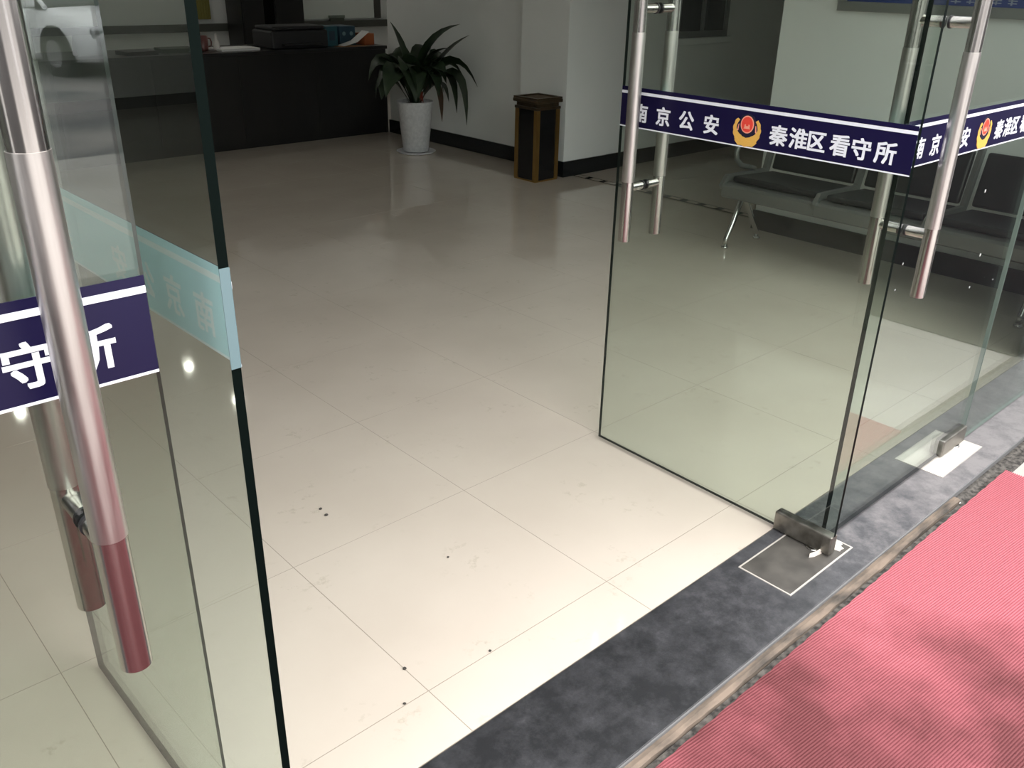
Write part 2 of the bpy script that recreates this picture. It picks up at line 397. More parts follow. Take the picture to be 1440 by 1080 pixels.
def emblem_mesh():
    if 'm' in _emb: return _emb['m']
    bm = B(); r = .041
    # layered police-style crest: gold wreath, dark shield field, red roundel with gold gate, gold ribbon
    n = 44; prevo = previ = None
    for k in range(n+1):
        d = 138 + 264*k/n; a = radians(d); wob = 1.0+.06*abs(sin(k*.8))
        low = max(0.0, -sin(a)); thin = .80-.32*low-.06*(1-abs(cos(a)))
        o_ = (r*wob*cos(a), r*wob*sin(a)-.001); i_ = (r*thin*cos(a), r*thin*sin(a)+.001)
        if prevo: prism(bm, [previ, prevo, o_, i_], -.0012, .0004, 0)
        prevo, previ = o_, i_
    shield = [(-.026, .014), (-.020, .034), (0, .041), (.020, .034), (.026, .014), (.024, -.006), (.012, -.018), (0, -.021), (-.012, -.018), (-.024, -.006)]
    prism(bm, shield, -.0013, .0004, 1)
    disc(bm, 0, .013, .0205, .0225, -.0016, .0004, 3)
    disc(bm, 0, .013, .0175, .0195, -.0018, .0004, 2)
    prism(bm, [(-.010, .002), (.010, .002), (.008, .006), (.008, .012), (.004, .014), (.004, .009), (-.004, .009), (-.004, .014), (-.008, .012), (-.008, .006)], -.0020, .0004, 3)
    ribbon = [(-.030, -.022), (-.018, -.030), (0, -.027), (.018, -.030), (.030, -.022), (.034, -.031), (.022, -.042), (0, -.040), (-.022, -.042), (-.034, -.031)]
    prism(bm, [(-.030, -.006), (-.027, .012), (-.0245, .012), (-.0265, -.005)], -.0015, .0004, 3); prism(bm, [(.0265, -.005), (.0245, .012), (.027, .012), (.030, -.006)], -.0015, .0004, 3)
    prism(bm, ribbon, -.0017, .0004, 0)
    bmesh.ops.recalc_face_normals(bm, faces=bm.faces)
    me = bpy.data.meshes.new('emblem'); bm.to_mesh(me); bm.free()
    for m in (M_GOLD, M_EDARK, M_RED, M_PEACH): me.materials.append(m)
    _emb['m'] = me; return me

ZLO, ZHI = 1.0669, 1.1796
GT = .006   # half glass thickness
def make_door(n, hx, side, ang, W, label, e=E0, zt=2.43):
    """side=+1: hinge on the right, leaf runs towards -x; side=-1: hinge on the left."""
    rz = -ang if side > 0 else ang
    root = struct(empty('door_%d' % n, (hx, 0, 0), rz), label, 'door')
    xa, xb = (-(W-e), e) if side > 0 else (-e, W-e)
    bm = B(); bbox(bm, xa, xb, -GT, GT, .011, zt, 0)
    for f in bm.faces:
        if abs(f.normal.y) < .5: f.material_index = 1
    bm.normal_update()
    for f in bm.faces: f.material_index = 0 if abs(f.normal.y) > .5 else 1
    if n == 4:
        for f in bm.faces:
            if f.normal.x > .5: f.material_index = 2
    obj('glass_pane', bm, [M_GLASS, M_GEDGE1 if n == 1 else M_GEDGE, M_GEDGE2], root, recalc=True)
    if n == 2:      # band's pale glow in the pivot-side glass edge, painted as a thin strip
        bm = B(); bbox(bm, xa-.0012, xa-.0001, -GT-.0002, GT, ZLO, ZHI+.006, 0); obj('edge_glow', bm, mat('teal_edge_glow', (.125, .195, .215), .5), root)
    # patch fittings
    fit_x0, fit_x1 = (-.128, e+.001) if side > 0 else (-e-.001, .128)
    for nm, z0, z1 in (('bottom_patch_fitting', .006, .066), ('top_patch_fitting', zt-.05, zt+.008)):
        bm = B(); bbox(bm, fit_x0, fit_x1, -.0165, .0165, z0, z1, 0, .004); obj(nm, bm, M_DSTEEL, root)
    # handles: rod pair through the glass
    fx = (xa + .1035) if side > 0 else (xb - .1035)
    for s in (-1, 1):
        bm = B(); cyl(bm, (fx, s*.0709, .7473), (fx, s*.0709, 1.553), .0178, 32)
        rod = obj('handle_rod', bm, M_STEEL, root)
        bm = B(); cyl(bm, (fx, s*.0709, .925), (fx, s*.0709, 1.332), .0189, 32, caps=True); obj('grip_sleeve', bm, M_SLEEVE, rod)
    for z in (.907, 1.392):
        bm = B()
        for s in (-1, 1): cyl(bm, (fx, s*.0112, z), (fx, s*.060, z), .0125, 20)
        so = obj('handle_standoff', bm, M_STEEL, root)
        bm = B()
        for s in (-1, 1): cyl(bm, (fx, s*(GT+.0002), z), (fx, s*.0112, z), .0142, 20)
        obj('washer', bm, M_BLACK, so)
    # vinyl band on the outer face
    y0 = -GT-.0014
    bm = B(); bbox(bm, xa+.001, xb-.001, -GT-.0014, -GT-.0002, ZLO, ZHI, 0)
    bm.normal_update()
    for f in bm.faces: f.material_index = 1 if f.normal.y > .5 else 0
    band = obj('vinyl_band', bm, [M_NAVY, M_VBACK], root, recalc=True)
    band['label'] = 'navy vinyl band with white lettering'
    hh = ZHI-ZLO
    boxo('white_stripe', xa+.001, xb-.001, -GT-.0018, -GT-.00005, ZHI-.172*hh, ZHI-.10*hh, M_WHITE, band)
    boxo('border_line', xa+.001, xb-.001, -GT-.0018, -GT-.00005, ZLO-.0005, ZLO+.0028, M_WHITE, band)
    def X(u):      # u = distance from the right-hinged spindle of a standard leaf, as measured
        t = (u+E0)/W0            # 0 at the reading right end, 1 at the left end
        return xb - t*(xb-xa)
    zc = 1.1105
    for ch, u in CH_U:
        o = bpy.data.objects.new('character', glyph_mesh(ch)); COL.objects.link(o); o.parent = band
        o.location = (X(u), -GT-.0010, zc)
    o = bpy.data.objects.new('emblem', emblem_mesh()); COL.objects.link(o); o.parent = band; o.location = (X(EMB_U), -GT-.0010, 1.1125)
    o['label'] = 'gold and red police crest'
    return root
XA = -1.7413
make_door(1, XA-W0+E0, -1, 0.0, W0, 'closed glass leaf with a thick steel handle beside the leaf showing pale mirrored lettering')
make_door(2, -1.6749, -1, radians(91.0751), W0, 'open glass leaf showing the pale back of its band with mirrored lettering', .0561)
make_door(3, 0.0, 1, radians(90.6907), W0, 'open glass leaf with navy band, pivoted on the dark floor plate')
make_door(4, .9191, 1, 0.0, .9333, 'closed glass leaf pivoted on the bright floor plate in front of the waiting bench')

d4 = bpy.data.objects['door_4']
for x, z, r in ((.615, .938, .0055), (.702, .734, .006), (.681, .637, .004), (.170, .812, .004), (.156, .744, .003), (.865, .623, .003)):
    bm = B(); bmesh.ops.create_icosphere(bm, subdivisions=1, radius=1.0)
    for v in bm.verts: v.co = Vector((x-.9191+(v.co.x*.55+v.co.z*.35)*r, -GT-.0012+v.co.y*.0011, z+v.co.z*r))
    obj('pale_fleck', bm, mat('white_fleck', (.55, .56, .56), .5), d4)  # small pale flecks on the outer glass face

# fixed side lights
def sidelight(n, x0, x1, label, zb=.004):
    root = struct(empty('window_%d' % n, (x0, 0, 0)), label, 'window')
    bm = B(); bbox(bm, 0, x1-x0, -GT, GT, zb, 2.455, 0); bm.normal_update()
    for f in bm.faces: f.material_index = 0 if abs(f.normal.y) > .5 else 1
    obj('glass_pane', bm, [M_GLASS, M_GEDGE2], root)
    boxo('frame_post', x1-x0+.0005 if x0 > 0 else -.0305, x1-x0+.0305 if x0 > 0 else -.0005, -.02, .02, zb-.003, 2.455, M_TRIM, root)
sidelight(1, .982, 1.895, 'fixed clear glass panel beside the closed leaf with the bright floor plate')
sidelight(3, 1.93, 2.815, 'fixed clear glass panel above a low wall beside the waiting bench', .953)
struct(boxo('wall_front_sill', 1.9265, 2.8495, -.1, .1295, .0005, .95, M_WALL))
sidelight(2, -3.595, -2.645, 'fixed clear glass panel beside the leaf with the thick handle')

# floor spring plates
def plate(name, x0, x1, m, label, pivot_x, dirt):
    y0, y1 = -.071, .084
    root = empty(name, ((x0+x1)/2, 0, 0)); tag(root, label, 'floor hinge')
    cx = (x0+x1)/2
    boxo('cover_plate', x0-cx, x1-cx, y0, y1, .0002, .0016, m, root)
    bm = B(); w = .0045
    for a in ((x0-cx-w, x1-cx+w, y0-w, y0), (x0-cx-w, x1-cx+w, y1, y1+w), (x0-cx-w, x0-cx, y0, y1), (x1-cx, x1-cx+w, y0, y1)):
        bbox(bm, a[0], a[1], a[2], a[3], .0001, .0022)
    obj('plate_rim', bm, mat('bright_rim', (.62, .58, .54), .35, .3), root)
    bm = B(); lathe(bm, [(0, .0058), (.022, .0058), (.024, .0045), (.024, .0017), (0, .0017)], pivot_x-cx, 0, 20); obj('pivot_boss', bm, M_CHROME, root)
    if dirt:
        bm = B(); rnd = random.Random(3); pts = []
        for k in range(18):
            a = 2*pi*k/18; r = .032*(1+.3*rnd.uniform(-1, 1)); pts.append((pivot_x-cx+.052+r*.8*cos(a), -.024+r*1.1*sin(a)))
        prism(bm, pts, .0016, .0030, 0, 'xy'); obj('cement_smear', bm, mat('pale_cement', (.75, .68, .62), .7), root)
        bm = B(); pts = [(pivot_x-cx-.045, -.012), (pivot_x-cx-.03, -.02), (pivot_x-cx+.012, -.027), (pivot_x-cx+.02, -.0205), (pivot_x-cx-.02, -.0185)]
        bm2 = B()
        prism(bm, [(a-.012, b-.006) for a, b in pts], .0016, .016, 0, 'xy'); obj('pivot_shoe', bm, mat('pale_cement', (.75, .68, .62), .7), root)
        bm2.free()
plate('floor_spring', -.240, .079, noise_mat('dull_brown_plate', (.06, .056, .052), (.095, .088, .08), 14, rough=.4, r1=.55), 'dark square-edged floor spring plate under the pivot of the open leaf', 0.0, True)
plate('floor_spring', .675, .983, noise_mat('bright_plate', (.60, .56, .52), (.68, .64, .60), 9, rough=.5), 'bright white floor spring plate under the closed leaf', .9191, False)

# ------------------------------------------------------------------ reception desk and what stands on it
DZ = .80; DY = 6.40
desk = tag(empty('reception_desk', (1.2, DY+.35, 0)), 'long black lacquered reception desk behind the potted plant', 'desk')
dx0, dx1 = -1.9, 1.855
for k in range(5):
    a = dx0+.03+(dx1-dx0-.06)*k/5; b = dx0+.03+(dx1-dx0-.06)*(k+1)/5
    boxo('front_panel', a+.0012, b-.0012, -.35+.02, -.35+.045, .06, DZ-.031, M_DESK, desk)
boxo('desk_top', dx0, dx1, -.35, .36, DZ-.03, DZ, M_DESK, desk, .004)
boxo('plinth', dx0+.03, dx1-.03, -.30, .30, 0.0005, .06, M_DESK, desk)
for s in (dx0+.002, dx1-.03): boxo('side_panel', s, s+.028, -.32, .34, .0005, DZ-.0305, M_DESK, desk)
def flat_stack(name, x, y, w, d, h, rz, m, label, cat, z=DZ, bev=.001):
    bm = B(); bbox(bm, -w/2, w/2, -d/2, d/2, .0003, h, 0, bev); o = obj(name, bm, m); o.location = (x, y, z); o.rotation_euler = (0, 0, rz)
    return tag(o, label, cat)
def ray_on(px, py, y):
    d = rt*((px-720)/FOC) - up*((py-540)/FOC) + fwd; t = (y-CAM_POS[1])/d.y
    return Vector(CAM_POS)+d*t

flat_stack('paper_stack', 1.62, 6.62, .36, .24, .02, .05, M_PAPER, 'flat stack of white papers on the black desk', 'papers')
cup = tag(empty('drinking_mug', (1.36, 6.66, DZ)), 'brownish red mug on the black desk beside white papers', 'mug')
bm = B(); lathe(bm, [(0, .001), (.042, .001), (.045, .01), (.047, .12), (.043, .12), (.041, .012), (0, .012)]); obj('cup_body', bm, mat('maroon_glaze', (.16, .06, .055), .3), cup)
bm = B(); tube(bm, [(.045, 0, .03), (.075, 0, .04), (.08, 0, .07), (.07, 0, .095), (.045, 0, .1)], .006); obj('handle', bm, mat('maroon_glaze', (0, 0, 0)), cup)
fig = tag(empty('white_bottle', (1.455, 6.60, DZ)), 'small white pointed bottle beside the red mug', 'bottle')
bm = B(); lathe(bm, [(0, .001), (.026, .001), (.028, .01), (.026, .06), (.010, .10), (.008, .12), (0, .122)]); obj('bottle_body', bm, mat('white_plastic', (.75, .72, .70), .4), fig)
bm = B(); lathe(bm, [(0, .121), (.010, .121), (.009, .135), (0, .136)]); obj('cap', bm, mat('white_plastic', (0, 0, 0)), fig)
flat_stack('notebook', .78, 6.60, .26, .20, .03, .12, M_BLACK, 'closed black notebook on the desk beside the desk calendar', 'notebook')
flat_stack('folder', 1.12, 6.66, .28, .22, .035, -.1, mat('dark_green_folder', (.05, .07, .05), .6), 'dark green folder on the black desk', 'folder')
cal = tag(empty('desk_calendar', (.45, 6.70, DZ)), 'grey desk calendar standing on the black desk', 'calendar')
bm = B(); prism(bm, [(-.06, .0005), (.06, .0005), (.004, .15), (-.004, .15)], -.11, .11, 0, 'yz'); obj('stand', bm, mat('grey_card', (.32, .33, .34), .7), cal)
# black printer
mon = tag(empty('desk_printer', (2.20, 6.66, DZ)), 'low black printer on the desk beside the teal box file', 'printer')
bm = B(); bbox(bm, -.29, .27, -.18, .18, .0005, .15, 0, .015); obj('printer_body', bm, M_BLACK, mon)
bm = B(); bbox(bm, -.27, .25, -.16, .16, .1505, .185, 0, .012); obj('scanner_lid', bm, M_BLACK, mon)
bm = B(); bbox(bm, -.2, .18, -.235, -.181, .03, .045, 0, .004); obj('paper_tray', bm, M_BLACK, mon)
# right end: blue-green box files, magazines, orange carton
bx = tag(empty('file_box', (2.56, 6.68, DZ)), 'teal box file standing on the desk beside the monitor', 'box file')
bm = B(); bbox(bm, -.06, .06, -.12, .12, .0005, .17, 0, .004); obj('box_body', bm, mat('teal_card', (.015, .09, .12), .5), bx)
bm = B(); bbox(bm, -.03, .03, -.1225, -.1202, .05, .13, 0); obj('spine_label', bm, mat('dark_teal_label', (.02, .05, .08), .6), bx)
bx2 = tag(empty('file_box', (2.76, 6.73, DZ)), 'navy box file with two round holes on the desk beside the orange carton', 'box file')
bm = B(); bbox(bm, -.085, .085, -.12, .12, .0005, .165, 0, .004); obj('box_body', bm, mat('navy_card', (.012, .05, .085), .5), bx2)
for s in (-1, 1):
    bm = B(); cyl(bm, (s*.04, -.1225, .10), (s*.04, -.1202, .10), .018, 16); obj('finger_hole', bm, mat('pale_teal', (.16, .26, .30), .6), bx2)
def folded_sheet(name, pts, loc, m, label):
    bm = B()
    top = [bm.verts.new(q) for q in pts]; bot = [bm.verts.new((q[0], q[1]+.0015, q[2]-.0015)) for q in pts]
    n = len(pts); h = n//2
    for i in range(h-1):
        bm.faces.new((top[i], top[i+1], top[n-2-i], top[n-1-i])); bm.faces.new((bot[i], bot[n-1-i], bot[n-2-i], bot[i+1]))
    for i in range(n): bm.faces.new((top[i], bot[i], bot[(i+1) % n], top[(i+1) % n]))
    o = obj(name, bm, m); o.location = loc; return tag(o, label, 'paper')
folded_sheet('paper_sheet', [(-.14, -.06, .009), (0, -.06, .04), (.13, -.06, .125), (.13, .06, .13), (0, .06, .045), (-.14, .06, .011)], (2.74, 6.475, DZ), M_PAPER, 'white sheet curling up in front of the navy box file')
folded_sheet('magazine', [(-.16, -.06, .0040), (-.02, -.06, .0024), (.15, -.06, .0022), (.15, .06, .0022), (-.02, .06, .0024), (-.16, .06, .004)], (2.72, 6.472, DZ), mat('orange_magazine', (.55, .30, .14), .5), 'magazine with an orange cover lying under the curling sheet')
cart = tag(empty('carton', (2.945, 6.62, DZ)), 'small orange carton at the wall end of the desk', 'carton')
bm = B(); bbox(bm, -.055, .055, -.09, .09, .0005, .10, 0, .003); obj('carton_body', bm, mat('orange_card', (.42, .11, .03), .6), cart)
bm = B(); bbox(bm, -.0555, .0555, -.02, .02, .1003, .1018, 0); obj('lid_tape', bm, mat('tan_tape', (.5, .3, .15), .5), cart)

# ------------------------------------------------------------------ back wall: rail, whiteboard, cupboards
rail = struct(boxo('trim_5', -1.0, 5.1, YB-.05, YB-.0148, .775, .855, mat('grey_green_rail', (.085, .09, .08), .5), None, .004), 'grey rail running along the wall behind the desk', 'rail')
wb = tag(empty('whiteboard', (4.21, YB-.0005, .875)), 'white board in a dark frame above the grey rail', 'whiteboard')
boxo('board_panel', -.60, .60, -.022, -.002, .0, .95, mat('board_white', (.80, .86, .83), .35), wb)
mfr = mat('dark_grey_frame', (.07, .07, .065), .4)
boxo('frame_side', -.66, -.6005, -.03, -.001, -.0, .95, mfr, wb, .003); boxo('frame_side', .6005, .70, -.03, -.001, 0, .95, mfr, wb, .003)
boxo('frame_top', -.66, .70, -.03, -.001, .9505, 1.0, mfr, wb, .003)
er = tag(empty('board_eraser', (4.24, YB-.038, .8555)), 'grey green board eraser on the rail under the white board', 'eraser')
boxo('felt', -.10, .10, -.025, .0, .0, .03, mat('grey_felt', (.10, .12, .10), .9), er); boxo('back', -.11, .11, -.03, .004, .0303, .06, mat('eraser_back', (.22, .27, .23), .6), er, .003)
for i, (a, b) in enumerate(((2.80, 3.07), (3.20, 3.57))):
    cb = tag(empty('file_cabinet', ((a+b)/2, YB-.25, 0)), ('narrow' if i == 0 else 'wider') + ' black file cabinet against the wall behind the desk', 'cabinet')
    w = (b-a)/2
    boxo('cabinet_body', -w, w, -.18, .19, .0005, 1.75, M_DESK, cb, .004)
    for z0 in (.05, .62, 1.19):
        boxo('drawer_front', -w+.012, w-.012, -.196, -.1805, z0, z0+.53, M_DESK, cb, .003)
cur = tag(empty('wall_banner', (2.555, YB-.001, .90)), 'olive yellow banner hanging beside the narrow black file cabinet', 'banner')
bm = B(); n = 10
for k in range(n):
    x0_ = -.075+.15*k/n; x1_ = -.075+.15*(k+1)/n
    y_ = -.012-.006*(k % 2); bbox(bm, x0_, x1_, y_-.006, y_, 0, 1.0)
obj('cloth', bm, mat('olive_cloth', (.24, .22, .06), .8), cur)
bm = B(); cyl(bm, (-.09, -.015, 1.01), (.09, -.015, 1.01), .01, 12); obj('hanging_rod', bm, M_TRIM, cur)

# ------------------------------------------------------------------ downlights over the reception
for k, (x, y) in enumerate(((1.54, 8.5), (1.56, 7.31), (-.28, 8.5), (-.28, 7.31))):
    t = tag(empty('downlight', (x, y, H)), 'small round lit downlight in the ceiling over the reception desk', 'ceiling light', 'downlights over the reception desk')
    bm = B(); lathe(bm, [(.045, -.002), (.07, -.004), (.072, -.0005), (.045, -.0005)], 0, 0, 28); obj('trim_ring', bm, M_CHROME, t)
    bm = B(); lathe(bm, [(0, -.003), (.0445, -.003), (.0445, -.0008), (0, -.0008)], 0, 0, 28); obj('lamp_lens', bm, mat('lit_lens', (1, 1, 1), .5, emit=(1, .96, .86), estr=32.0), t)

t = tag(empty('downlight', (4.6, 8.4, H)), 'added round downlight in the office ceiling, brightening the white board', 'ceiling light')  # extra lamp, added to brighten the white board
bm = B(); lathe(bm, [(.045, -.002), (.07, -.004), (.072, -.0005), (.045, -.0005)], 0, 0, 28); obj('trim_ring', bm, M_CHROME, t)
bm = B(); lathe(bm, [(0, -.003), (.0445, -.003), (.0445, -.0008), (0, -.0008)], 0, 0, 28); obj('lamp_lens', bm, MATS['lit_lens'], t)

# ------------------------------------------------------------------ potted plant
PX, PY = 2.65, 5.44
pot = tag(empty('potted_plant', (PX, PY, 0)), 'dark broad-leaved plant in a tall white tapered pot', 'plant')
bm = B(); lathe(bm, [(0, .016), (.105, .016), (.112, .02), (.152, .415), (.158, .425), (.158, .435), (.142, .435), (.138, .40), (0, .40)], 0, 0, 36); obj('planter', bm, M_CERAMIC, pot)
bm = B(); lathe(bm, [(0, .0005), (.15, .0005), (.172, .016), (.168, .019), (.148, .010), (0, .010)], 0, 0, 36); obj('saucer', bm, M_CERAMIC, pot)
bm = B(); lathe(bm, [(0, .418), (.08, .415), (.137, .405)], 0, 0, 28); obj('soil', bm, M_SOIL, pot)
LR = Vector((.7327, -.6805, 0)); LD = Vector((.6805, .7327, 0))
def leaf(base, ctrl, tip, w, m, twist=0.0):
    P0, P1, P2 = [LR*a+LD*b+Vector((0, 0, c)) for a, b, c in (base, ctrl, tip)]
    bm = B(); n = 9; prev = None
    for i in range(n+1):
        t = i/n; p = P0*(1-t)**2+P1*2*t*(1-t)+P2*t*t
        tg = ((P1-P0)*(1-t)+(P2-P1)*t).normalized()
        s = tg.cross(Vector((0, 0, 1)))
        if s.length < .05: s = LR.copy()
        s.normalize(); s = Matrix.Rotation(twist, 3, tg) @ s; nn = s.cross(tg)
        ww = w*1.6*max(.10, sin(pi*max(0.0, (t-.14)/.86)**.8))
        if i == n: ww = .002
        ring = [bm.verts.new(p-s*ww+nn*ww*.28), bm.verts.new(p), bm.verts.new(p+s*ww+nn*ww*.28)]
        if prev:
            for k in range(2):
                f = bm.faces.new((prev[k], prev[k+1], ring[k+1], ring[k])); f.smooth = True
        prev = ring
    return obj('leaf', bm, m, pot)
LEAVES = [  # (base), (control), (tip) in lateral, depth, height;  width
 ((-.02, 0, .42), (-.06, 0, .85), (-.19, .02, 1.06), .040), ((.0, .02, .42), (.05, .02, .95), (.39, .05, 1.05), .065),
 ((.03, .0, .42), (.20, -.02, .82), (.47, .0, .97), .050), ((.03, .02, .42), (.30, 0, 1.00), (.54, -.02, .56), .060),
 ((.04, -.02, .42), (.40, -.06, .98), (.45, -.08, .25), .085), ((.03, -.03, .42), (.30, -.10, .95), (.37, -.14, .36), .080),
 ((-.03, -.02, .42), (-.26, -.04, .98), (-.38, -.06, .60), .060), ((-.04, 0, .42), (-.30, 0, .82), (-.33, -.02, .45), .060),
 ((-.02, -.04, .42), (-.12, -.22, .92), (-.20, -.34, .50), .070), ((.0, -.05, .42), (.03, -.25, .92), (.05, -.38, .48), .070),
 ((.02, -.04, .42), (.15, -.22, .90), (.24, -.32, .50), .070), ((-.03, .03, .42), (-.15, .2, .98), (-.26, .30, .72), .060),
 ((.0, .04, .42), (.05, .22, 1.02), (.1, .32, .80), .060), ((.03, .03, .42), (.16, .14, .98), (.27, .20, .70), .060),
 ((-.05, -.01, .42), (-.22, -.10, .78), (-.26, -.18, .46), .055), ((.05, -.01, .42), (.22, -.05, .75), (.30, -.10, .44), .060),
 ((-.01, -.02, .42), (-.08, -.08, .80), (-.10, -.26, .62), .065), ((.02, -.01, .42), (.09, -.08, .82), (.14, -.24, .64), .065),
 ((-.02, .0, .42), (-.10, .0, .80), (-.24, .0, .80), .055), ((.01, .0, .42), (.08, .0, .86), (.30, .02, .86), .060),
 ((.0, .0, .42), (-.02, -.02, .75), (-.06, -.12, .82), .060), ((.02, .02, .42), (.2, .05, .9), (.40, .06, .66), .055),
]
for k in range(16):     # the inner crown
    a = 2*pi*k/16+.2; q = .20+.10*((k*7) % 5)/4
    LEAVES.append(((.03*cos(a), .03*sin(a), .42), (q*.7*cos(a), q*.7*sin(a), .92), (q*1.25*cos(a), q*1.25*sin(a), .50+.06*(k % 4)), .062))
for i, (b_, c_, t_, w_) in enumerate(LEAVES): leaf(b_, c_, t_, w_, M_LEAF, random.uniform(-.5, .5))
leaf((.05, -.03, .42), (.22, -.06, .80), (.24, -.10, .28), .035, M_LEAF2)
leaf((.06, -.05, .43), (.02, -.1, .60), (.09, -.16, .44), .02, mat('red_leaf', (.28, .05, .035), .5))
for (x, y, z2) in ((0, 0, .75), (-.04, .01, .70), (.04, 0, .78)):
    bm = B(); tube(bm, [(x*.6, y, .40), (x, y, .55), (x*1.6, y*1.5, z2)], .011, 8); obj('stem', bm, M_LEAF2, pot)

# ------------------------------------------------------------------ litter bin
bn = tag(empty('litter_bin', (2.75, 4.025, 0)), 'square black litter bin with brass corner strips and an ash tray top', 'bin')
boxo('bin_body', -.112, .112, -.112, .112, .012, .53, M_BINBLK, bn)
boxo('plinth', -.118, .118, -.118, .118, .0005, .0118, M_BRASS, bn)
for sx in (-1, 1):
    for sy in (-1, 1):
        bm = B()
        prism(bm, [(sx*.120, sy*.120), (sx*.086, sy*.120), (sx*.086, sy*.1125), (sx*.1125, sy*.1125), (sx*.1125, sy*.086), (sx*.120, sy*.086)], .012, .53, 0, 'xy')
        obj('corner_strip', bm, M_BRASS, bn)
boxo('collar', -.124, .124, -.124, .124, .5305, .55, M_BRONZE, bn, .003)
boxo('neck', -.112, .112, -.112, .112, .5505, .578, M_BRONZE, bn)
bm = B(); bbox(bm, -.134, .134, -.134, .134, .5785, .604, 0, .005); lid = obj('lid', bm, M_BRONZE, bn)
bm = B()
for a in ((-.13, .13, -.13, -.108), (-.13, .13, .108, .13), (-.13, -.108, -.108, .108), (.108, .13, -.108, .108)): bbox(bm, *a, .6045, .618)
obj('tray_rim', bm, M_BRONZE, lid)
boxo('ash_sand', -.107, .107, -.107, .107, .6045, .609, mat('brown_ash', (.13, .085, .05), .9), lid)

# ------------------------------------------------------------------ waiting bench
bench = tag(empty('waiting_bench', (2.45, 1.07, 0)), 'three-seat steel waiting bench with black padded seats', 'bench')
ys = [-.87, -.29, .29, .87]      # side frame stations (local y), bench runs along y
for k in range(3):
    a, b = ys[k]+.012, ys[k+1]-.012
    bm = B(); prism(bm, [(-.25, .335), (-.235, .325), (-.225, .33), (-.225, .385), (-.18, .398), (.20, .375), (.20, .385), (-.18, .408), (-.24, .402), (-.25, .39)], a-.0115, b+.0115, 0)
    pan = obj('seat_pan', bm, M_ALU, bench)
    bm = B(); bbox(bm, -.20, .20, a+.02, b-.02, 0, .035, 0, .012)
    bmesh.ops.rotate(bm, verts=bm.verts, cent=(0, 0, 0), matrix=Matrix.Rotation(radians(3.2), 3, 'Y')); bmesh.ops.translate(bm, verts=bm.verts, vec=(.0, 0, .4005))
    obj('seat_pad', bm, M_PAD, bench)
    bm = B(); bbox(bm, -.018, .018, a+.02, b-.02, 0, .27, 0, .012)
    bmesh.ops.rotate(bm, verts=bm.verts, cent=(0, 0, 0), matrix=Matrix.Rotation(radians(14), 3, 'Y')); bmesh.ops.translate(bm, verts=bm.verts, vec=(.205, 0, .435))
    obj('back_pad', bm, M_PAD, bench)
for k, y in enumerate(ys):
    bm = B(); t = .012
    prism(bm, [(-.252, .35), (-.20, .425), (.195, .415), (.315, .86), (.285, .865), (.170, .445), (-.20, .455), (-.235, .43)] if False else
          [(-.252, .375), (-.21, .412), (.20, .40), (.285, .712), (.24, .718), (.165, .438), (-.215, .448), (-.262, .395)], y-t, y+t, 0)
    obj('side_frame', bm, M_ALU, bench)
for y in (ys[0], ys[-1]):
    bm = B(); tube(bm, [(.20, y, .60), (.05, y, .615), (-.08, y, .615), (-.125, y, .60), (-.145, y, .57), (-.13, y, .52), (-.08, y, .485), (.0, y, .465), (.06, y, .450)], .014, 10); obj('armrest', bm, M_ALU, bench)
boxo('beam', -.03, .03, -.86, .86, .30, .372, M_ALU, bench, .006)
for y in (-.775, .89-.01):
    lg = None
    bm = B(); tube(bm, [(0, y, .32), (-.02, y, .27), (-.08, y, .14), (-.125, y, .055), (-.13, y, .022)], .016, 10); lg = obj('front_leg', bm, M_CHROME, bench)
    bm = B(); lathe(bm, [(0, .0005), (.022, .0005), (.02, .012), (.008, .022), (0, .024)], -.13, y, 16); obj('foot', bm, M_CHROME, lg)
    bm = B(); tube(bm, [(0, y, .32), (.03, y, .27), (.12, y, .14), (.19, y, .055), (.20, y, .022)], .016, 10); lg = obj('rear_leg', bm, M_CHROME, bench)
    bm = B(); lathe(bm, [(0, .0005), (.022, .0005), (.02, .012), (.008, .022), (0, .024)], .20, y, 16); obj('foot', bm, M_CHROME, lg)
# notice board on the right wall
nb = tag(empty('notice_board', (XR-.0005, .905, 1.305)), 'blue notice board in an aluminium frame above the waiting bench', 'notice board')
boxo('board_panel', -.02, -.002, -.80, .80, .05, .95, M_BLUE, nb)
boxo('frame_bottom', -.03, -.001, -.85, .85, 0, .0495, M_BALU, nb, .003); boxo('frame_top', -.03, -.001, -.85, .85, .9505, 1.0, M_BALU, nb, .003)
boxo('frame_side', -.03, -.001, .8005, .85, .05, .95, M_BALU, nb, .003); boxo('frame_side', -.03, -.001, -.85, -.8005, .05, .95, M_BALU, nb, .003)
for k, (y, w) in enumerate(((.215, .05), (.145, .05), (.02, .05), (-.052, .05))):    # faint white print, too small to read
    bm = B()
    for z in (.066, .078, .090): bbox(bm, -.0212, -.0202, y-w/2, y+w/2-.008*(k % 2), z, z+.005)
    bbox(bm, -.0212, -.0202, y-.004, y+.004, .060, .098); obj('printed_mark', bm, mat('pale_print', (.30, .34, .45), .5), nb)
# corridor window
w3 = struct(empty('window_4', (4.55, 3.9345, .98)), 'dark window in a grey frame on the dim corridor wall', 'window')
mwf = mat('grey_window_frame', (.16, .17, .17), .5)
for a, b, c, d in ((-.36, .36, 0, .05), (-.36, .36, 1.15, 1.2), (-.36, -.31, .0505, 1.1495), (.31, .36, .0505, 1.1495), (-.02, .02, .0505, 1.1495)):
    boxo('window_frame', a, b, -.03, -.0005, c, d, mwf, w3)
for a, b in ((-.3095, -.0205), (.0205, .3095)): boxo('pane', a, b, -.015, -.0005, .051, 1.149, M_DARKPANE, w3)
boxo('window_sill', -.40, .40, -.06, -.0005, -.05, -.0005, M_WALL, w3, .004)

